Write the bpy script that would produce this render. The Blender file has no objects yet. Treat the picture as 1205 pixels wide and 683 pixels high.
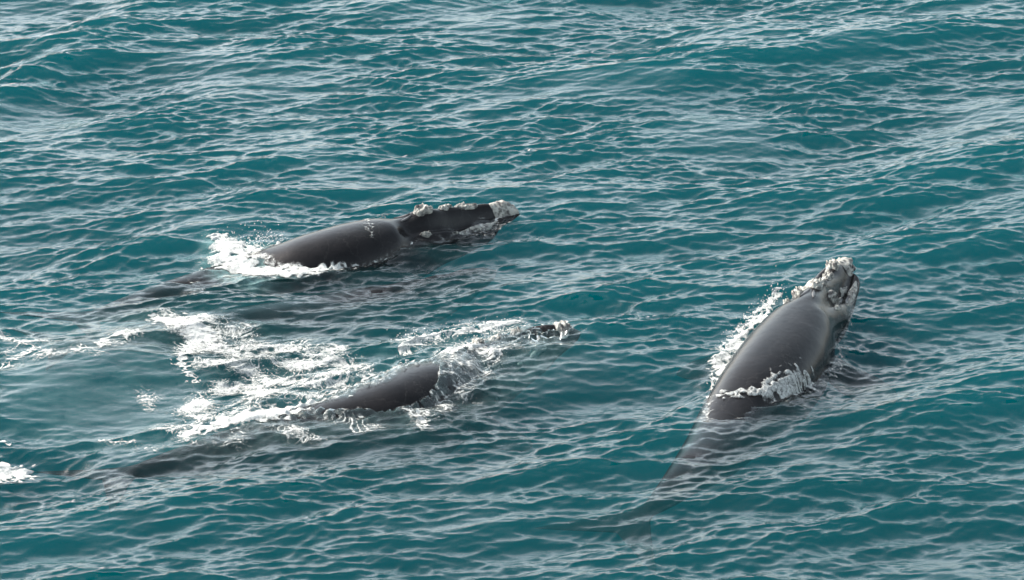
import bpy, math, random
import numpy as np
from mathutils import Vector
from mathutils.bvhtree import BVHTree

# ------------------------------------------------------------------ camera, sky, sun, exposure
sc = bpy.context.scene
col = sc.collection
rad = math.radians
DIST, DEP, WIDTH = 130.0, rad(21.0), 32.0          # metres to the centre of the view, depression, metres across there
CAM = np.array([0.0, -DIST*math.cos(DEP), DIST*math.sin(DEP)])
cd = bpy.data.cameras.new('camera'); cam = bpy.data.objects.new('camera', cd); col.objects.link(cam)
cam.location = CAM; cam.rotation_euler = (math.pi/2 - DEP, 0, 0)
cd.sensor_width = 36; cd.lens = 36*DIST/WIDTH; cd.clip_start = 1; cd.clip_end = 30000
sc.camera = cam

SUN_AZ, SUN_EL = rad(-62), rad(34)                  # clockwise from +Y
w = bpy.data.worlds.new('World'); sc.world = w; w.use_nodes = True
nt = w.node_tree; nt.nodes.clear()
sky = nt.nodes.new('ShaderNodeTexSky'); sky.sky_type = 'NISHITA'; sky.sun_disc = False
sky.sun_elevation = SUN_EL; sky.sun_rotation = SUN_AZ; sky.air_density = 1.0; sky.dust_density = 2.5; sky.ozone_density = 1.0
hs = nt.nodes.new('ShaderNodeHueSaturation'); hs.inputs['Saturation'].default_value = 0.5; hs.inputs['Hue'].default_value = 0.475
bg = nt.nodes.new('ShaderNodeBackground'); bg.inputs['Strength'].default_value = 0.15
wo = nt.nodes.new('ShaderNodeOutputWorld')
nt.links.new(sky.outputs[0], hs.inputs['Color']); nt.links.new(hs.outputs[0], bg.inputs[0]); nt.links.new(bg.outputs[0], wo.inputs[0])
sl = bpy.data.lights.new('sun', 'SUN'); so = bpy.data.objects.new('sun', sl); col.objects.link(so)
sl.energy = 4.4; sl.angle = rad(1.5); sl.color = (1.0, 0.95, 0.87)
sdir = Vector((math.sin(SUN_AZ)*math.cos(SUN_EL), math.cos(SUN_AZ)*math.cos(SUN_EL), math.sin(SUN_EL)))
so.rotation_euler = (-sdir).to_track_quat('-Z', 'Y').to_euler()
so.location = sdir*60
sc.view_settings.view_transform = 'Standard'; sc.view_settings.look = 'None'
sc.view_settings.exposure = 1.92; sc.view_settings.gamma = 1.0
sc.render.engine = 'CYCLES'
sc.cycles.use_denoising = True
sc.cycles.transparent_max_bounces = 12; sc.cycles.max_bounces = 6; sc.cycles.volume_bounces = 0
sc.cycles.sample_clamp_direct = 12; sc.cycles.sample_clamp_indirect = 4

# ------------------------------------------------------------------ helpers
RNG = np.random.default_rng(11)
PW, PH = 1205.0, 683.0
_f = np.array([0, math.cos(DEP), -math.sin(DEP)]); _u = np.array([0, math.sin(DEP), math.cos(DEP)]); _r = np.array([1.0, 0, 0])
def ray(px, py):
    sx = (px - PW/2)/PW*WIDTH/DIST; sy = -(py - PH/2)/PW*WIDTH/DIST
    return _f + sx*_r + sy*_u
def P(px, py, z=0.0):                                # photo pixel -> point at height z
    d = ray(px, py); k = (z - CAM[2])/d[2]
    return CAM + k*d
def PL(pts, z=0.0): return np.array([P(a, b, z)[:2] for a, b in pts])

def smooth(a, b, x):
    t = np.clip((x - a)/(b - a), 0, 1); return t*t*(3 - 2*t)
def d_line(X, Y, pts, widths=None):                  # distance to a polyline (and the width there)
    D = np.full(X.shape, 1e9); Wd = np.zeros(X.shape)
    for i in range(len(pts)-1):
        ax, ay = pts[i]; bx, by = pts[i+1]; dx, dy = bx-ax, by-ay
        t = np.clip(((X-ax)*dx + (Y-ay)*dy)/(dx*dx+dy*dy+1e-9), 0, 1)
        d = np.hypot(X-ax-t*dx, Y-ay-t*dy)
        m = d < D; D = np.where(m, d, D)
        if widths is not None: Wd = np.where(m, widths[i]*(1-t)+widths[i+1]*t, Wd)
    return (D, Wd) if widths is not None else D
def sd_poly(X, Y, pts):                              # signed distance, negative inside
    D = d_line(X, Y, np.vstack([pts, pts[:1]])); ins = np.zeros(X.shape, bool)
    n = len(pts)
    for i in range(n):
        ax, ay = pts[i]; bx, by = pts[(i+1) % n]
        c = ((ay > Y) != (by > Y)) & (X < (bx-ax)*(Y-ay)/(by-ay+1e-12)+ax)
        ins ^= c
    return np.where(ins, -D, D)

N, TILE = 2048, 64.0
kx = np.fft.fftfreq(N, TILE/N)*2*np.pi
KX, KY = np.meshgrid(kx, kx)                         # arrays are [y, x]
K = np.hypot(KX, KY); K[0, 0] = 1e-6
def field(spec, seed):
    r = np.random.default_rng(seed)
    return np.fft.fft2(r.standard_normal((N, N)))*spec
def samp(a, X, Y):                                   # periodic bilinear lookup
    fx = (X/TILE*N) % N; fy = (Y/TILE*N) % N
    x0 = fx.astype(int) % N; y0 = fy.astype(int) % N; tx = fx-np.floor(fx); ty = fy-np.floor(fy)
    x1 = (x0+1) % N; y1 = (y0+1) % N
    return (a[y0, x0]*(1-tx)+a[y0, x1]*tx)*(1-ty)+(a[y1, x0]*(1-tx)+a[y1, x1]*tx)*ty
def noise(lam, seed, bw=0.35):                       # band-limited noise, unit deviation
    s = np.exp(-(np.log(K*lam/(2*np.pi))/bw)**2)
    a = np.fft.ifft2(field(s, seed)).real
    return a/a.std()

# ---- the sea: wind chop over a low swell
WDIR = rad(-72)                                      # travel direction of the chop
def octave(lam, bw, dirn, spread, slope, seed):
    ang = np.arctan2(KY, KX) - dirn
    s = np.exp(-(np.log(K*lam/(2*np.pi))/bw)**2)*(np.abs(np.cos(ang))**spread)
    H = field(s, seed)
    sx = np.fft.ifft2(1j*KX*H).real; sy = np.fft.ifft2(1j*KY*H).real
    return H*1.42*slope/math.sqrt(sx.var()+sy.var())
LOW = octave(15, .35, rad(-60), 3, .045, 1) + octave(7.0, .4, rad(-66), 4, .065, 2)
HI = (octave(3.2, .55, WDIR, 4, .115, 3) + octave(1.5, .55, rad(-76), 4.0, .15, 4)
      + octave(.75, .6, rad(-80), 3.0, .16, 5) + octave(.38, .5, rad(-75), 2.6, .155, 6) + octave(.2, .4, rad(-75), 2.2, .09, 7))
def ifft(a): return np.fft.ifft2(a).real
H1, H2 = ifft(LOW), ifft(HI)
DX2, DY2 = ifft(-1j*KX/K*(HI+LOW)), ifft(-1j*KY/K*(HI+LOW))
GUST = noise(9, 21, .5)                              # patches of calmer and rougher water
WEB1, WEB2, WEB3 = noise(.75, 31, .4), noise(.34, 32, .45), noise(1.6, 33, .4)
LUMP, LUMP2 = noise(.5, 34, .5), noise(.16, 35, .4)

# ------------------------------------------------------------------ materials
def mat(name):
    m = bpy.data.materials.new(name); m.use_nodes = True; m.node_tree.nodes.clear(); return m, m.node_tree
def nd(t, typ, **kw):
    n = t.nodes.new(typ)
    for k, v in kw.items():
        if k in n.inputs: n.inputs[k].default_value = v
        else: setattr(n, k, v)
    return n
def water_material():
    m, t = mat('sea_water'); L = t.links.new
    co = nd(t, 'ShaderNodeTexCoord'); mp = nd(t, 'ShaderNodeMapping'); mp.inputs['Scale'].default_value = (.6, 1.3, 1)
    L(co.outputs['Object'], mp.inputs[0])
    n1 = nd(t, 'ShaderNodeTexNoise', Scale=6.0, Detail=5.0, Roughness=.6); L(mp.outputs[0], n1.inputs['Vector'])
    b = nd(t, 'ShaderNodeBump', Strength=.25, Distance=.04); L(n1.outputs['Fac'], b.inputs['Height'])
    geo = nd(t, 'ShaderNodeNewGeometry')
    dot = nd(t, 'ShaderNodeVectorMath', operation='DOT_PRODUCT'); L(b.outputs[0], dot.inputs[0]); L(geo.outputs['Incoming'], dot.inputs[1])
    ab = nd(t, 'ShaderNodeMath', operation='ABSOLUTE'); L(dot.outputs['Value'], ab.inputs[0])
    om = nd(t, 'ShaderNodeMath', operation='SUBTRACT'); om.inputs[0].default_value = 1; L(ab.outputs[0], om.inputs[1])
    pw = nd(t, 'ShaderNodeMath', operation='POWER'); L(om.outputs[0], pw.inputs[0]); pw.inputs[1].default_value = 5
    ma = nd(t, 'ShaderNodeMath', operation='MULTIPLY_ADD'); L(pw.outputs[0], ma.inputs[0]); ma.inputs[1].default_value = .98; ma.inputs[2].default_value = .02
    gl = nd(t, 'ShaderNodeBsdfGlossy', Roughness=.07); L(b.outputs[0], gl.inputs['Normal'])
    tr = nd(t, 'ShaderNodeBsdfTransparent')
    at = nd(t, 'ShaderNodeAttribute', attribute_name='bubbles')
    nb = nd(t, 'ShaderNodeTexNoise', Scale=1.8, Detail=6.0, Roughness=.65, Distortion=.8); L(co.outputs['Object'], nb.inputs['Vector'])
    cr = nd(t, 'ShaderNodeMapRange'); L(nb.outputs['Fac'], cr.inputs[0]); cr.inputs[1].default_value = .3; cr.inputs[2].default_value = .7
    mu = nd(t, 'ShaderNodeMath', operation='MULTIPLY'); L(at.outputs['Fac'], mu.inputs[0]); L(cr.outputs[0], mu.inputs[1])
    df = nd(t, 'ShaderNodeBsdfDiffuse', Color=(.15, .26, .255, 1)); L(b.outputs[0], df.inputs['Normal'])
    m0 = nd(t, 'ShaderNodeMixShader'); L(mu.outputs[0], m0.inputs[0]); L(tr.outputs[0], m0.inputs[1]); L(df.outputs[0], m0.inputs[2])
    m1 = nd(t, 'ShaderNodeMixShader'); L(ma.outputs[0], m1.inputs[0]); L(m0.outputs[0], m1.inputs[1]); L(gl.outputs[0], m1.inputs[2])
    vs = nd(t, 'ShaderNodeVolumeScatter', Color=(.0, .88, 1.0, 1), Density=.0178)
    va = nd(t, 'ShaderNodeVolumeAbsorption', Color=(.05, .50, .545, 1), Density=.4)
    ad = nd(t, 'ShaderNodeAddShader'); L(vs.outputs[0], ad.inputs[0]); L(va.outputs[0], ad.inputs[1])
    o = nd(t, 'ShaderNodeOutputMaterial'); L(m1.outputs[0], o.inputs['Surface']); L(ad.outputs[0], o.inputs['Volume'])
    return m
def skin_material():
    m, t = mat('wet_whale_skin'); L = t.links.new
    co = nd(t, 'ShaderNodeTexCoord')
    n1 = nd(t, 'ShaderNodeTexNoise', Scale=1.1, Detail=8.0, Roughness=.65); L(co.outputs['Object'], n1.inputs['Vector'])
    n2 = nd(t, 'ShaderNodeTexNoise', Scale=9.0, Detail=8.0, Roughness=.7); L(co.outputs['Object'], n2.inputs['Vector'])
    r = nd(t, 'ShaderNodeValToRGB'); L(n1.outputs['Fac'], r.inputs[0])
    r.color_ramp.elements[0].position = .3; r.color_ramp.elements[0].color = (.0024, .0023, .0027, 1)
    r.color_ramp.elements[1].position = .75; r.color_ramp.elements[1].color = (.0085, .0077, .0080, 1)
    n3 = nd(t, 'ShaderNodeTexNoise', Scale=2.6, Detail=3.0, Roughness=.55, Distortion=1.2); L(co.outputs['Object'], n3.inputs['Vector'])
    b0 = nd(t, 'ShaderNodeBump', Strength=.10, Distance=.10); L(n3.outputs['Fac'], b0.inputs['Height'])
    b = nd(t, 'ShaderNodeBump', Strength=.08, Distance=.03); L(n2.outputs['Fac'], b.inputs['Height']); L(b0.outputs[0], b.inputs['Normal'])
    vo = nd(t, 'ShaderNodeTexVoronoi', feature='DISTANCE_TO_EDGE', Scale=.9); 
    dv = nd(t, 'ShaderNodeVectorMath', operation='ADD'); sv = nd(t, 'ShaderNodeVectorMath', operation='SCALE'); L(n1.outputs['Color'], sv.inputs[0]); sv.inputs['Scale'].default_value = 1.1
    L(co.outputs['Object'], dv.inputs[0]); L(sv.outputs[0], dv.inputs[1]); L(dv.outputs[0], vo.inputs['Vector'])
    vr = nd(t, 'ShaderNodeMapRange'); L(vo.outputs['Distance'], vr.inputs[0]); vr.inputs[1].default_value = 0; vr.inputs[2].default_value = .012; vr.inputs[3].default_value = .35; vr.inputs[4].default_value = 0
    ms = nd(t, 'ShaderNodeMath', operation='MULTIPLY'); L(vr.outputs[0], ms.inputs[0]); L(n2.outputs['Fac'], ms.inputs[1])
    mc = nd(t, 'ShaderNodeMix', data_type='RGBA'); L(ms.outputs[0], mc.inputs[0]); L(r.outputs[0], mc.inputs[6]); mc.inputs[7].default_value = (.05, .048, .046, 1)
    rr = nd(t, 'ShaderNodeMapRange'); L(n2.outputs['Fac'], rr.inputs[0]); rr.inputs[3].default_value = .12; rr.inputs[4].default_value = .32
    p = nd(t, 'ShaderNodeBsdfPrincipled'); L(mc.outputs[2], p.inputs['Base Color']); L(rr.outputs[0], p.inputs['Roughness']); L(b.outputs[0], p.inputs['Normal'])
    p.inputs['IOR'].default_value = 1.36
    ge = nd(t, 'ShaderNodeNewGeometry'); sx = nd(t, 'ShaderNodeSeparateXYZ'); L(ge.outputs['Position'], sx.inputs[0])
    zr = nd(t, 'ShaderNodeMapRange'); L(sx.outputs[2], zr.inputs[0]); zr.inputs[1].default_value = -.3; zr.inputs[2].default_value = .0; zr.inputs[3].default_value = .02; zr.inputs[4].default_value = .21
    L(zr.outputs[0], p.inputs['Specular IOR Level'])      # no gloss where skin lies in water
    o = nd(t, 'ShaderNodeOutputMaterial'); L(p.outputs[0], o.inputs[0]); return m
def plain(name, c1, c2, scale, rough, bump=.3, dist=.02, pos=(.35, .65), spec=.5):
    m, t = mat(name); L = t.links.new
    co = nd(t, 'ShaderNodeTexCoord')
    n1 = nd(t, 'ShaderNodeTexNoise', Scale=scale, Detail=6.0, Roughness=.65); L(co.outputs['Object'], n1.inputs['Vector'])
    r = nd(t, 'ShaderNodeValToRGB'); L(n1.outputs['Fac'], r.inputs[0])
    r.color_ramp.elements[0].position = pos[0]; r.color_ramp.elements[0].color = (*c1, 1)
    r.color_ramp.elements[1].position = pos[1]; r.color_ramp.elements[1].color = (*c2, 1)
    b = nd(t, 'ShaderNodeBump', Strength=bump, Distance=dist); L(n1.outputs['Fac'], b.inputs['Height'])
    p = nd(t, 'ShaderNodeBsdfPrincipled', Roughness=rough); L(r.outputs[0], p.inputs['Base Color']); L(b.outputs[0], p.inputs['Normal'])
    p.inputs['Specular IOR Level'].default_value = spec
    o = nd(t, 'ShaderNodeOutputMaterial'); L(p.outputs[0], o.inputs[0]); return m
M_WATER = water_material(); M_SKIN = skin_material()
M_CALL = plain('callosity', (.02, .019, .019), (.21, .207, .185), 6.0, .75, .6, .04, pos=(.40, .58))
M_FOAM = plain('sea_foam', (.36, .38, .37), (.52, .53, .51), 22.0, .8, .35, .03, spec=.2)
M_DARK = plain('blowhole_skin', (.012, .011, .012), (.02, .018, .018), 12.0, .4)

def make_mesh(name, verts, faces, material, smoothed=True, tris=None):
    me = bpy.data.meshes.new(name)
    verts = np.asarray(verts, np.float32); faces = np.asarray(faces, np.int32)
    me.vertices.add(len(verts)); me.vertices.foreach_set('co', verts.ravel())
    k = faces.shape[1]
    idx = faces.ravel(); ls = np.arange(0, faces.size, k, dtype=np.int32)
    if tris is not None:
        ls = np.concatenate([ls, faces.size+np.arange(0, tris.size, 3)]).astype(np.int32); idx = np.concatenate([idx, tris.ravel()]).astype(np.int32)
    me.loops.add(len(idx)); me.loops.foreach_set('vertex_index', idx)
    me.polygons.add(len(ls)); me.polygons.foreach_set('loop_start', ls)
    if smoothed: me.polygons.foreach_set('use_smooth', np.ones(len(ls), bool))
    me.materials.append(material); me.update(calc_edges=True); me.validate()
    return me
def link(name, me, parent=None, loc=None):
    o = bpy.data.objects.new(name, me); col.objects.link(o)
    if loc is not None: o.location = loc
    if parent is not None: o.parent = parent
    return o

# ------------------------------------------------------------------ whales
BT = [0, .006, .018, .038, .078, .13, .19, .245, .285, .33, .39, .46, .53, .6, .7, .8, .88, .93, .945, .96, .975, .99, 1.0]
BA = [.02, .19, .34, .48, .58, .66, .76, .86, 1.06, 1.30, 1.46, 1.46, 1.36, 1.18, .92, .62, .40, .22, .42, .95, 1.6, 2.15, 2.4]
BH = [.02, .15, .27, .40, .56, .72, .88, 1.0, 1.12, 1.28, 1.42, 1.43, 1.3, 1.1, .82, .55, .36, .22, .14, .10, .07, .045, .02]
HT = [0, .025, .065, .13, .2, .255, .30, 1]
HB = [0, .10, .22, .28, .27, .15, 0, 0]
def cr(pts, n):                                      # Catmull-Rom through control points, even arc length
    p = np.asarray(pts, float); p = np.vstack([2*p[0]-p[1], p, 2*p[-1]-p[-2]]); out = []
    for i in range(1, len(p)-2):
        for t in np.linspace(0, 1, 60, endpoint=False):
            a, b, c, d = p[i-1:i+3]
            out.append(.5*((2*b)+(c-a)*t+(2*a-5*b+4*c-d)*t*t+(3*b-a-3*c+d)*t**3))
    out.append(p[-2]); out = np.array(out)
    s = np.concatenate([[0], np.cumsum(np.linalg.norm(np.diff(out, axis=0), axis=1))]); s /= s[-1]
    return np.array([np.interp(np.linspace(0, 1, n), s, out[:, k]) for k in range(out.shape[1])]).T
class Body:
    def __init__(self, ridge, roll=0.0, scale=1.0, headw=1.0):
        self.hw = headw
        self.sp = cr(ridge, 400); self.s = np.linspace(0, 1, 400); self.sc = scale
        tg = -np.gradient(self.sp, axis=0)
        ker = np.ones(25)/25
        tg = np.array([np.convolve(np.pad(tg[:, k], 12, mode='edge'), ker, 'valid') for k in range(3)]).T
        self.T = tg/np.linalg.norm(tg, axis=1)[:, None]
        R = np.cross(self.T, [0, 0, 1]); R /= np.linalg.norm(R, axis=1)[:, None]
        U = np.cross(R, self.T)
        c, s_ = math.cos(roll), math.sin(roll)
        self.R = c*R + s_*U; self.U = c*U - s_*R
    def at(self, t, ph):
        t = np.asarray(t, float); ph = np.asarray(ph, float)
        a = np.interp(t, BT, BA)*self.sc; h = np.interp(t, BT, BH)*self.sc; m = np.interp(t, HT, HB)*self.sc
        a = a*(1+(self.hw-1)*(1-smooth(.2, .3, t)))
        c, s = np.cos(ph), np.sin(ph)
        e = 2/2.25
        u = a*np.sign(c)*np.abs(c)**e; v = h*np.sign(s)*np.abs(s)**e
        top = smooth(0, .5, s)
        wr = .16 + 1.1*t
        v = v + top*m*np.exp(-(u/wr)**2)*1.0 - top*m*.9*np.exp(-((np.abs(u)-.58*a)/(.16*a+.02))**2)
        v = v + top*m*.2*np.sin(t*61+1.4*np.sin(3.1*u)+.5)*np.cos(2.3*u+t*31)
        u = u + np.sign(u)*m*.35*np.exp(-((s-.25)/.35)**2)      # the bowed lower lip
        sw = np.where(t > .93, .42*np.abs(u), 0.0)
        q = lambda A: np.stack([np.interp(t, self.s, A[:, k]) for k in range(3)], -1)
        C = q(self.sp) - (h + m)[..., None]*q(self.U)
        return C + u[..., None]*q(self.R) + v[..., None]*q(self.U) - sw[..., None]*q(self.T)
def build_whale(ridge, label, roll=0.0, scale=1.0, flip=(1, -1), headw=1.0):
    B = Body(ridge, roll, scale, headw)
    base = B.at(np.array([.42]), np.array([-math.pi/2]))[0]
    root = bpy.data.objects.new('whale', None); col.objects.link(root); root.location = base
    root['label'] = label; root['category'] = 'whale'; root['group'] = 'right whales at the surface'
    ts = np.concatenate([np.linspace(0, .03, 10)[:-1], np.linspace(.03, .28, 70)[:-1], np.linspace(.28, .93, 90)[:-1], np.linspace(.93, 1, 24)])
    n = 112; ph = np.linspace(0, 2*np.pi, n, endpoint=False)
    Tg, Pg = np.meshgrid(ts, ph, indexing='ij'); V = B.at(Tg, Pg).reshape(-1, 3)
    i, j = np.meshgrid(np.arange(len(ts)-1), np.arange(n), indexing='ij')
    F = np.stack([i*n+j, i*n+(j+1) % n, (i+1)*n+(j+1) % n, (i+1)*n+j], -1).reshape(-1, 4)
    V = list(V); F = list(F)
    for sgn in flip:                                  # paddle flippers grown from the flank into the same skin
        ph0 = rad(-20) if sgn > 0 else rad(200)
        o = B.at(np.array([.335]), np.array([ph0]))[0]
        k = int(.335*399); R, U, T = B.R[k]*sgn, B.U[k], B.T[k]
        ax = R*.82 - T*.52 - U*.16; ax /= np.linalg.norm(ax); wd = np.cross(ax, U); wd /= np.linalg.norm(wd); th = np.cross(ax, wd)
        b0 = len(V); m = 16; st = np.linspace(-.4, 2.5, 18)
        for s_ in st:
            q = max(0.0, min(1.0, (s_+.4)/2.9)); hw = np.interp(q, [0, .2, .55, .8, .95, 1], [.5, .55, .8, .7, .35, .03]); hh = .22*(1-q)**.8+.015
            for a in np.linspace(0, 2*np.pi, m, endpoint=False):
                V.append(o + ax*s_ + wd*hw*math.cos(a) + th*hh*math.sin(a) - wd*.25*q*q*sgn)
        for a in range(len(st)-1):
            for b in range(m):
                F.append([b0+a*m+b, b0+a*m+(b+1) % m, b0+(a+1)*m+(b+1) % m, b0+(a+1)*m+b])
    V = np.array(V); F = np.array(F)
    me = make_mesh('whale_body', V-base, F, M_SKIN); link('body', me, root)
    bv = BVHTree.FromPolygons([tuple(v) for v in V], [tuple(int(q) for q in f) for f in F])
    return B, root, base, bv
def callosity(B, root, base, t0, ph0, lt, lp, h, seed, label=None):
    r = np.random.default_rng(seed); n = 30
    a = np.linspace(-1, 1, n); A, C = np.meshgrid(a, a, indexing='ij')
    X = A*np.sqrt(1-C*C/2); Y = C*np.sqrt(1-A*A/2)             # square to disc
    th = np.arctan2(Y, X); rr = np.hypot(X, Y)
    wob = 1+sum(.16/k**.6*np.cos(k*th+r.uniform(0, 6.28)) for k in range(2, 7))
    t = np.clip(t0 + X*wob*lt, .003, .9); p = ph0 + Y*wob*lp
    S = B.at(t, p); ep = 1e-3
    n1 = B.at(t+ep, p)-B.at(t-ep, p); n2 = B.at(t, p+ep*4)-B.at(t, p-ep*4); nn = np.cross(n2, n1); nn /= np.linalg.norm(nn, axis=-1)[..., None]+1e-9
    ctr = S-(B.at(t, p+math.pi)); fl = np.sign((nn*ctr).sum(-1))[..., None]; nn = nn*fl
    rg = r.standard_normal((n, n)); g = sum(np.roll(np.roll(rg, i, 0), j, 1) for i in (-1, 0, 1) for j in (-1, 0, 1))/9
    hgt = h*(1-rr**4)*(.55+.9*np.clip(g*1.2+.3, 0, 1.3)) - .03*rr**6
    S = S + nn*hgt[..., None] - base
    i, j = np.meshgrid(np.arange(n-1), np.arange(n-1), indexing='ij')
    F = np.stack([i*n+j, i*n+j+1, (i+1)*n+j+1, (i+1)*n+j], -1).reshape(-1, 4)
    o = link('callosity', make_mesh('callosity', S.reshape(-1, 3), F, M_CALL), root)
    if label: o['label'] = label
    return o
def blowholes(B, root, base):
    for sgn in (1, -1):
        t = np.linspace(.243, .272, 9); p = math.pi/2 - sgn*np.linspace(.05, .17, 9)
        C = B.at(t, p); V = []; m = 8
        for k in range(9):
            w_ = .065*math.sin(math.pi*(k+.5)/9)
            for a in np.linspace(0, 2*np.pi, m, endpoint=False): V.append(C[k]+B.R[102]*w_*math.cos(a)+B.U[102]*.035*math.sin(a)-base)
        F = [[a*m+b, a*m+(b+1) % m, (a+1)*m+(b+1) % m, (a+1)*m+b] for a in range(8) for b in range(m)]
        link('blowhole', make_mesh('blowhole', V, F, M_DARK), root)
def head_parts(B, root, base, seed, k=1.0):
    H = math.pi/2
    callosity(B, root, base, .036, H-.05, .034*k, .95*k, .10, seed, 'pale crusted bonnet at the tip of the snout')
    callosity(B, root, base, .120, H, .024*k, .18*k, .11, seed+1)
    callosity(B, root, base, .165, H+.03, .016, .15, .09, seed+2)
    callosity(B, root, base, .215, H, .022*k, .26*k, .13, seed+3)
    for s in (1, -1):
        callosity(B, root, base, .105, H-s*1.0, .045*k, .30*k, .05, seed+5+s, 'grey speckled patch along the lower lip')
        callosity(B, root, base, .235, H-s*.85, .014, .14, .07, seed+8+s)
        callosity(B, root, base, .165, H-s*1.0, .008, .07, .05, seed+11+s)
        e = B.at(np.array([.265]), np.array([H-s*1.75]))[0]
        V = []; F = []
        for a in range(7):
            for b in range(10):
                q, w_ = math.pi*a/6, 2*math.pi*b/10; V.append(e-base+.07*np.array([math.sin(q)*math.cos(w_), math.sin(q)*math.sin(w_), math.cos(q)]))
        for a in range(6):
            for b in range(10): F.append([a*10+b, a*10+(b+1) % 10, (a+1)*10+(b+1) % 10, (a+1)*10+b])
        link('eye', make_mesh('eye', V, F, M_DARK), root)
    blowholes(B, root, base)

def RP(lst): return [tuple(P(x, y, z)) for x, y, z in lst]   # ridge points: pixel of the ridge and its height
W1 = build_whale(RP([(612, 252, .12), (592, 241, .45), (545, 243, .62), (500, 247, .80), (470, 258, .62), (445, 260, .76), (400, 270, .72), (350, 284, .45), (300, 302, .02), (235, 323, -.14), (160, 347, -.18), (85, 377, -.24)]),
                 'dark whale with pale crusted head and back above water, white wash behind', scale=.98, headw=1.1)
W2 = build_whale(RP([(684, 390, -.05), (655, 382, .26), (610, 390, .14), (560, 407, .2), (525, 422, .45), (495, 430, .62), (455, 448, .55), (400, 468, .32), (340, 486, .06), (270, 508, -.10), (190, 536, -.28), (120, 564, -.55)]),
                 'mostly submerged whale showing only a smooth dark curve of back amid churned white foam', roll=rad(6), headw=1.4)
W3 = build_whale(RP([(1006, 318, .32), (998, 307, .52), (985, 313, .64), (971, 329, .72), (955, 342, 1.08), (922, 385, 1.0), (890, 428, .72), (862, 468, .30), (838, 506, -.02), (806, 545, -.16), (770, 586, -.45), (725, 626, -.95)]),
                 'dark whale seen from behind with a broad smooth bare back and knobbly head turned away', scale=.95, headw=1.36)
W4 = build_whale(RP([(585, 318, -.6), (560, 316, -.42), (515, 324, -.3), (440, 340, -.22), (340, 357, -.2), (250, 370, -.22), (160, 384, -.28), (60, 404, -.4)]),
                 'whale wholly under the surface, a brown shadow between the two left whales', scale=.82)
head_parts(W1[0], W1[1], W1[2], 100); head_parts(W2[0], W2[1], W2[2], 200, .55); head_parts(W3[0], W3[1], W3[2], 300, .82)
for q, (t_, p_, a_, b_, h_) in enumerate([(.19, .45, .018, .2, .2), (.14, .5, .014, .16, .14), (.075, .1, .016, .2, .18), (.20, -.45, .016, .16, .16), (.11, -.55, .02, .12, .12), (.245, .35, .012, .14, .16)]):
    callosity(W3[0], W3[1], W3[2], t_, math.pi/2+p_, a_, b_, h_, 350+q)

# ------------------------------------------------------------------ whale tops as height maps, for water that washes over and around them
class HMap:
    def __init__(self, W, step=.07):
        B, root, base, bv = W
        V = B.at(*np.meshgrid(np.linspace(0, 1, 60), np.linspace(0, 6.28, 40), indexing='ij')).reshape(-1, 3)
        self.x0, self.y0 = V[:, 0].min()-1, V[:, 1].min()-1; self.st = step
        self.nx = int((V[:, 0].max()+1-self.x0)/step)+2; self.ny = int((V[:, 1].max()+1-self.y0)/step)+2
        z = np.full((self.ny, self.nx), -4.0); dn = Vector((0, 0, -1))
        for j in range(self.ny):
            for i in range(self.nx):
                h = bv.ray_cast(Vector((self.x0+i*step, self.y0+j*step, 6)), dn)
                if h[0] is not None: z[j, i] = h[0].z
        self.z = z
    def __call__(self, X, Y):
        fx = (X-self.x0)/self.st; fy = (Y-self.y0)/self.st
        ok = (fx >= 0) & (fy >= 0) & (fx < self.nx-1.01) & (fy < self.ny-1.01)
        fx = np.where(ok, fx, 0); fy = np.where(ok, fy, 0); i = fx.astype(int); j = fy.astype(int); a = fx-i; b = fy-j; z = self.z
        r = (z[j, i]*(1-a)+z[j, i+1]*a)*(1-b)+(z[j+1, i]*(1-a)+z[j+1, i+1]*a)*b
        return np.where(ok, r, -4.0)
HM = [HMap(W1), HMap(W2), HMap(W3)]
def onto(W, pts):                                    # pixel polygon carried onto a whale's skin
    out = []
    for a, b in pts:
        d = Vector(ray(a, b)).normalized(); h = W[3].ray_cast(Vector(CAM), d)
        out.append((h[0].x, h[0].y) if h[0] is not None and h[0].z > -.6 else tuple(P(a, b, .2)[:2]))
    return np.array(out)
BARE2 = onto(W2, [(336, 481), (380, 474), (416, 468), (424, 458), (442, 455), (462, 449), (476, 436), (488, 431), (504, 429), (516, 430), (513, 450), (500, 468), (482, 477), (450, 483), (400, 482), (360, 482)])
HEAD2 = PL([(606, 402), (625, 386), (648, 376), (668, 380), (672, 392), (650, 408), (622, 416)], .1)
SPINES = [(W[0].sp[:, :2][::8], np.interp(np.minimum(np.linspace(0, 1, 50), .9), BT, BA), W[0].sp[:, 2][::8]) for W in (W1, W2, W3)]
BUB_POLY = [(PL([(0, 385), (150, 370), (260, 372), (420, 410), (470, 400), (600, 378), (690, 385), (690, 420), (600, 470), (500, 515), (380, 515), (220, 530), (60, 520), (0, 505)]), .8, .10),
            (PL([(245, 282), (330, 290), (400, 312), (300, 340), (240, 315)]), .5, .6)]
SLICK = PL([(0, 415), (160, 400), (260, 440), (230, 490), (120, 505), (0, 495)])
RIDGES = [(PL([(-40, 150), (60, 82), (135, 28), (190, -10)]), .30, 1.4)]
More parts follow.
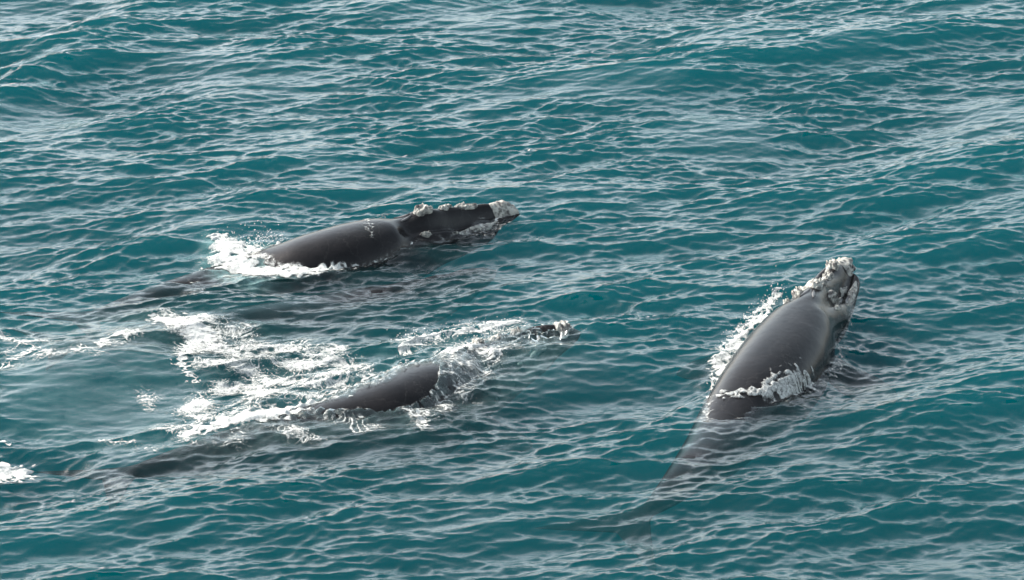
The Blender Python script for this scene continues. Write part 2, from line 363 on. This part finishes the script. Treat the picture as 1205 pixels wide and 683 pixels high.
def sea(X, Y):                                       # rest position -> displaced position, bubbles
    far = 1/(1+(np.hypot(X, Y)/140.0)**2)
    g = .88+.24*samp(GUST, X, Y)
    amp = np.clip(g, .35, 1.4)*far
    box = (np.abs(X) < 24) & (np.abs(Y) < 40)
    near = np.zeros(X.shape); rip = np.zeros(X.shape); cover = np.full(X.shape, -9.0); bub = np.zeros(X.shape); bulge = np.zeros(X.shape)
    x, y = X[box], Y[box]
    nr = np.zeros(x.shape); rp = np.zeros(x.shape); bb = np.zeros(x.shape); bl = np.zeros(x.shape)
    for k, (pl, wd, zz) in enumerate(SPINES):
        q = (zz > -.75)
        d, wl = d_line(x, y, pl[q], wd[q]); d = d-wl*.85
        nr = np.maximum(nr, 1-smooth(-.2, 1.2, d))
        q = (zz > -.02); d, wl = d_line(x, y, pl[q], wd[q]); d = d-wl*.85
        rp += .030*np.cos(2*np.pi*(d+.15*samp(WEB3, x, y))/.62)*np.exp(-np.clip(d, 0, 9)/1.1)*smooth(-.3, .1, d)
        bl += (.10 if k == 1 else .05)*np.exp(-(np.clip(d, 0, 9)/.7)**2)
    for pg, soft, a in BUB_POLY: bb = np.maximum(bb, a*(1-smooth(-soft, soft, sd_poly(x, y, pg))))
    slick = 1-smooth(-.8, .6, sd_poly(x, y, SLICK))
    for pl, hgt, wd in RIDGES: bl += hgt*np.exp(-(d_line(x, y, pl)/wd)**2)
    near[box] = nr; rip[box] = rp; bub[box] = bb; bulge[box] = bl
    sm = np.zeros(X.shape); sm[box] = slick
    a2 = amp*(1-.35*near)*(1-.7*sm)
    Z = samp(H1, X, Y)*far*(1-.6*near) + samp(H2, X, Y)*a2 + rip + bulge
    ch = .9*a2*(1-.75*near)
    Xd = X + ch*samp(DX2, X, Y)*-1; Yd = Y + ch*samp(DY2, X, Y)*-1 - .45*a2*(1-.75*near)*samp(H2, X, Y)   # crests lean with the wind
    # water sheet over the second whale, bared only where its back shows
    w2 = HM[1](X, Y); on = w2 > -.35
    if on.any():
        sd = np.full(X.shape, 9.0); sd[on] = sd_poly(X[on], Y[on], BARE2)
        bare = 1-smooth(-.05, .07, sd)
        sh = np.full(X.shape, 9.0); sh[on] = sd_poly(X[on], Y[on], HEAD2)
        bare = np.maximum(bare, (1-smooth(-.3, .1, sh))*smooth(.0, .5, samp(WEB2, X, Y)+.5*samp(WEB1, X, Y)+.5))
        lift = w2 + .05 + .03*samp(WEB2, X, Y)
        Zc = np.where(on & (w2 > -.3), np.maximum(Z, lift), Z)
        Zb = np.where(on, np.minimum(Z, w2-.12), Z)
        Z = np.where(on, Zc*(1-bare)+Zb*bare, Z)
    return Xd, Yd, Z, bub

# ------------------------------------------------------------------ the water
def axis(lo, hi, st, far):
    a = list(np.arange(lo, hi, st)); s = st; v = a[-1]; up = []
    while v < far: s *= 1.22; v += s; up.append(v)
    s = st; v = lo; dn = []
    while v > -far: s *= 1.22; v -= s; dn.append(v)
    return np.array(dn[::-1]+a+up)
gx = axis(-21.5, 21.5, .05, 9000); gy = axis(-24.0, 35.0, .064, 9000)
GX, GY = np.meshgrid(gx, gy)
Xd, Yd, Z, bub = sea(GX, GY)
ny, nx = GX.shape; nv = nx*ny
i, j = np.meshgrid(np.arange(nx-1), np.arange(ny-1)); F = np.stack([j*nx+i, j*nx+i+1, (j+1)*nx+i+1, (j+1)*nx+i], -1).reshape(-1, 4)
# closed below: rim and bottom share few faces
rim = np.concatenate([np.arange(nx), np.arange(1, ny)*nx+nx-1, (ny-1)*nx+np.arange(nx-2, -1, -1), np.arange(ny-2, 0, -1)*nx])
V = np.stack([Xd, Yd, Z], -1).reshape(-1, 3)
low = V[rim].copy(); low[:, 2] = -40.0
m = len(rim); k = np.arange(m); skirt = np.stack([rim, nv+k, nv+(k+1) % m, rim[(k+1) % m]], -1)
ctr = np.array([[0, 0, -40.0]]); V = np.vstack([V, low, ctr])
fan = np.stack([nv+k, np.full(m, nv+m), nv+(k+1) % m], -1)
me = make_mesh('water', V, np.vstack([F, skirt]), M_WATER, tris=fan)
at = me.attributes.new('bubbles', 'FLOAT', 'POINT'); at.data.foreach_set('value', np.concatenate([bub.ravel(), np.zeros(m+1)]).astype(np.float32))
wat = link('water', me); wat['kind'] = 'structure'

# ------------------------------------------------------------------ foam
WX, WY, WZ = Xd, Yd, Z
def on_water(X, Y):                                  # a point of the finished water mesh
    ix = np.clip(np.searchsorted(gx, X)-1, 0, len(gx)-2); iy = np.clip(np.searchsorted(gy, Y)-1, 0, len(gy)-2)
    a = (X-gx[ix])/(gx[ix+1]-gx[ix]); b = (Y-gy[iy])/(gy[iy+1]-gy[iy])
    f = lambda A: (A[iy, ix]*(1-a)+A[iy, ix+1]*a)*(1-b)+(A[iy+1, ix]*(1-a)+A[iy+1, ix+1]*a)*b
    return f(WX), f(WY), f(WZ)
def foam_material():
    m, t = mat('sea_foam'); L = t.links.new
    co = nd(t, 'ShaderNodeTexCoord')
    n1 = nd(t, 'ShaderNodeTexNoise', Scale=9.0, Detail=8.0, Roughness=.75, Distortion=.4); L(co.outputs['Object'], n1.inputs['Vector'])
    n2 = nd(t, 'ShaderNodeTexNoise', Scale=16.0, Detail=6.0, Roughness=.7); L(co.outputs['Object'], n2.inputs['Vector'])
    at = nd(t, 'ShaderNodeAttribute', attribute_name='cover')
    ma = nd(t, 'ShaderNodeMath', operation='MULTIPLY_ADD'); L(n1.outputs['Fac'], ma.inputs[0]); ma.inputs[1].default_value = 1.7; ma.inputs[2].default_value = -.85
    ad = nd(t, 'ShaderNodeMath', operation='ADD'); L(ma.outputs[0], ad.inputs[0]); L(at.outputs['Fac'], ad.inputs[1])
    mr = nd(t, 'ShaderNodeMapRange', interpolation_type='SMOOTHSTEP'); L(ad.outputs[0], mr.inputs[0]); mr.inputs[1].default_value = .23; mr.inputs[2].default_value = .92
    r = nd(t, 'ShaderNodeValToRGB'); L(n2.outputs['Fac'], r.inputs[0])
    r.color_ramp.elements[0].position = .3; r.color_ramp.elements[0].color = (.19, .20, .197, 1)
    r.color_ramp.elements[1].position = .7; r.color_ramp.elements[1].color = (.40, .40, .385, 1)
    b = nd(t, 'ShaderNodeBump', Strength=.8, Distance=.05); L(n2.outputs['Fac'], b.inputs['Height'])
    df = nd(t, 'ShaderNodeBsdfDiffuse'); L(r.outputs[0], df.inputs['Color']); L(b.outputs[0], df.inputs['Normal'])
    tr = nd(t, 'ShaderNodeBsdfTransparent'); mx = nd(t, 'ShaderNodeMixShader')
    L(mr.outputs[0], mx.inputs[0]); L(tr.outputs[0], mx.inputs[1]); L(df.outputs[0], mx.inputs[2])
    o = nd(t, 'ShaderNodeOutputMaterial'); L(mx.outputs[0], o.inputs[0]); return m
M_FOAM = foam_material()
def foam(name, box, dense, webs, label, step=.028, seed=0, bare=None):
    """dense: (polyline px, widths m, height m, cover); webs: (polygon px, softness m, amount)"""
    c = PL([(box[0], box[3]), (box[2], box[3]), (box[0], box[1]), (box[2], box[1])])
    X, Y = np.meshgrid(np.arange(c[:, 0].min(), c[:, 0].max(), step), np.arange(c[:, 1].min(), c[:, 1].max(), step))
    o = seed*7.3
    wx, wy = samp(WEB3, X+3, Y+o), samp(WEB3, X+o, Y+17)
    A, B_ = X+.22*wx, Y+.22*wy
    n1, n2, n3 = samp(WEB1, A+o, B_*1.25), samp(WEB2, A+o, B_*1.2), samp(WEB3, X+o, Y*1.2)
    lp, l2 = samp(LUMP, X+o, Y), samp(LUMP2, X, Y+o)
    Hh = np.zeros(X.shape); Cv = np.zeros(X.shape)
    Xd, Yd, Z = on_water(X, Y)
    wz = np.maximum.reduce([hm(Xd, Yd) for hm in HM]); over = wz-Z
    for it in dense:
        pts, wd, hg, cvr = it[:4]
        d, wl = d_line(X+.08*n2, Y+.10*samp(WEB2, X+9, Y+5), PL(pts), wd)
        p = 1-d/(wl*np.clip(1.1+.3*n1, .4, 2))
        wet = 1.0 if len(it) > 4 else 1-smooth(.02, .2, over)
        Hh = np.maximum(Hh, wet*hg*.38*np.clip(p, 0, 1)**.8*(.8+.10*lp+.04*l2))
        Cv = np.maximum(Cv, wet*cvr*.8*smooth(-.5, .75, p))
    gy_, gx_ = np.gradient(over, step); de = over/(np.hypot(gx_, gy_)+.05)
    edge = np.exp(-((de+.03)/.07)**2)*(over < .3)*(over > -.12)
    Cv = np.maximum(Cv, edge*np.clip(.24+.26*n1+.12*n2, 0, .8)); Hh = np.maximum(Hh, .015*edge)
    for pg, soft, amt in webs:
        a = 1-smooth(-soft, soft, sd_poly(X, Y, PL(pg)))
        web = np.maximum(np.exp(-(n1/.20)**2), .85*np.exp(-(n2/.22)**2))
        v = a*(amt*(.42+.22*n3) + amt*.85*web*(.9+.25*n3) - .14)
        Hh = np.maximum(Hh, .03*np.clip(v, 0, 1)); Cv = np.maximum(Cv, np.clip(v, 0, .74))
    if bare is not None: Cv *= smooth(-.03, .06, sd_poly(X, Y, bare))*(.35+.65*smooth(-.2, .3, sd_poly(X, Y, HEAD2)))
    Z = np.maximum(Z, np.where(wz > -.3, wz, -9))     # lies on skin where the skin is above the water
    Zf = Z + Hh + .018
    keep = Cv > .03
    cell = keep[:-1, :-1] | keep[1:, :-1] | keep[:-1, 1:] | keep[1:, 1:]
    J, I = np.nonzero(cell); nx = X.shape[1]
    F = np.stack([J*nx+I, J*nx+I+1, (J+1)*nx+I+1, (J+1)*nx+I], -1)
    used, inv = np.unique(F, return_inverse=True)
    V = np.stack([Xd, Yd, Zf], -1).reshape(-1, 3)[used]
    me = make_mesh(name, V, inv.reshape(-1, 4), M_FOAM)
    at = me.attributes.new('cover', 'FLOAT', 'POINT'); at.data.foreach_set('value', Cv.ravel()[used].astype(np.float32))
    ob = link(name, me); ob['kind'] = 'stuff'; ob['label'] = label; ob['category'] = 'foam'
    return ob
foam('foam', (240, 230, 640, 350),
     [([(264, 288), (272, 306), (300, 318), (335, 320), (372, 319), (402, 311)], [.36, .55, .6, .46, .3, .12], .20, 1.15),
      ([(257, 284), (285, 294), (312, 296), (330, 290)], [.25, .42, .3, .12], .24, 1.4),
      ([(290, 300), (320, 308), (350, 312)], [.4, .35, .2], .12, .8),
      ([(400, 312), (425, 310), (462, 301)], [.12, .08, .05], .04, .5),
      ([(448, 256), (462, 262), (470, 270)], [.1, .18, .08], .03, .75, 1), ([(436, 272), (430, 284), (438, 298)], [.07, .09, .1], .02, .6, 1),
      ([(500, 284), (525, 278), (560, 275), (585, 270), (604, 264)], [.1, .16, .14, .12, .06], .03, .5)], [],
     'thick white wash around the sinking back of the whale with its head out', seed=1)
foam('foam', (0, 360, 700, 560),
     [([(215, 509), (260, 499), (310, 491), (370, 484), (430, 486)], [.14, .36, .42, .25, .1], .10, 1.2),
      ([(188, 380), (225, 388), (245, 400)], [.3, .6, .5], .08, 1.1),
      ([(236, 398), (214, 430), (232, 447)], [.34, .16, .08], .04, 1.0),
      ([(250, 408), (300, 416), (340, 412), (400, 425), (432, 440)], [.3, .35, .2, .3, .15], .05, .85), ([(270, 450), (320, 445), (370, 455), (410, 458)], [.2, .35, .3, .2], .05, .8),
      ([(118, 418), (130, 406), (152, 396)], [.15, .22, .14], .04, .9),
      ([(0, 398), (14, 404), (40, 416)], [.12, .14, .06], .03, .9), ([(0, 438), (24, 426), (46, 418)], [.07, .15, .1], .03, .9),
      ([(474, 418), (484, 403), (520, 398), (562, 394), (595, 386), (612, 380)], [.2, .4, .22, .2, .35, .15], .10, 1.0),
      ([(516, 428), (530, 420), (560, 418), (588, 424)], [.14, .3, .34, .14], .08, 1.0),
      ([(478, 486), (494, 494), (506, 508)], [.06, .14, .06], .03, 1.0),
      ([(520, 440), (530, 456), (540, 470)], [.12, .1, .08], .03, .8),
      ([(360, 476), (400, 470), (418, 463), (430, 453), (464, 446), (480, 432)], [.08, .12, .08, .12, .1, .08], .04, 1.0)],
     [([(182, 372), (275, 376), (320, 395), (395, 405), (440, 432), (432, 455), (400, 472), (330, 480), (250, 500), (170, 512), (205, 470), (250, 450), (215, 420)], .5, 1.08),
      ([(470, 402), (520, 385), (612, 374), (640, 385), (690, 392), (660, 412), (610, 430), (575, 462), (540, 495), (500, 510), (440, 492), (505, 475), (520, 435)], .5, .66),
      ([(0, 395), (60, 405), (110, 405), (150, 385), (195, 385), (170, 410), (120, 430), (60, 432), (20, 440), (0, 440)], .3, .65),
      ([(160, 455), (200, 450), (200, 480), (165, 475)], .3, .8),
      ([(100, 510), (220, 505), (420, 492), (470, 500), (440, 520), (300, 520), (180, 530)], .5, .6)],
     'webbed white foam churned up around the mostly submerged whale', seed=2, bare=BARE2)
foam('foam', (815, 295, 1030, 510),
     [([(918, 347), (893, 376), (868, 402), (850, 428), (838, 452)], [.1, .24, .34, .24, .1], .10, .92),
      ([(836, 473), (862, 477), (892, 475), (912, 468), (930, 458), (956, 447)], [.07, .12, .20, .30, .24, .12], .2, .85, 1),
      ([(984, 312), (991, 335), (995, 362)], [.05, .07, .04], .01, .3, 1), ([(972, 318), (981, 340), (990, 368), (994, 395)], [.04, .06, .06, .04], .01, .28, 1), ([(1002, 315), (1004, 335)], [.05, .05], .01, .3, 1), ([(828, 500), (832, 485), (838, 474)], [.05, .08, .06], .03, .7),
      ([(958, 446), (985, 430), (998, 400), (1002, 372)], [.08, .1, .1, .05], .03, .6)], [], 'white foam collar along the flank of the broad backed whale', seed=3)
foam('foam', (0, 505, 60, 575),
     [([(-12, 540), (10, 541), (34, 543)], [.55, .46, .2], .18, 1.4), ([(-12, 556), (20, 552)], [.3, .2], .10, 1.1), ([(0, 516), (14, 517)], [.12, .1], .05, 1.0)], [], 'small lone white breaker of foam on open water', seed=4)
def spray(pts, count, spread, rise, label, seed):
    r = np.random.default_rng(seed); P0 = PL(pts); V = []; F = []
    oc = np.array([[1, 0, 0], [-1, 0, 0], [0, 1, 0], [0, -1, 0], [0, 0, 1], [0, 0, -1]], float)
    of = np.array([[0, 2, 4], [2, 1, 4], [1, 3, 4], [3, 0, 4], [2, 0, 5], [1, 2, 5], [3, 1, 5], [0, 3, 5]])
    for k in range(count):
        q = r.uniform(0, len(P0)-1.001); i = int(q); c = P0[i]*(1-q+i)+P0[i+1]*(q-i)
        h = r.exponential(rise); sz = r.uniform(.006, .02)
        V.append(oc*sz+np.array([*(c+r.normal(0, spread, 2)), .08+h])); F.append(of+6*k)
    o = link('spray', make_mesh('spray', np.vstack(V), np.vstack(F), M_DROP)); o['kind'] = 'stuff'; o['label'] = label; o['category'] = 'spray'
M_DROP = plain('spray_drops', (.42, .43, .42), (.5, .5, .48), 5.0, .3)
spray([(258, 280), (275, 300), (300, 290), (330, 287)], 500, .22, .16, 'fine droplets flying off the white wash behind the first back', 1)
spray([(920, 342), (893, 372), (868, 398), (845, 430)], 350, .15, .14, 'fine droplets along the left flank of the broad backed whale', 2)
spray([(480, 405), (520, 398), (600, 385), (560, 440)], 350, .4, .08, 'fine droplets over the churned foam by the submerged head', 3)
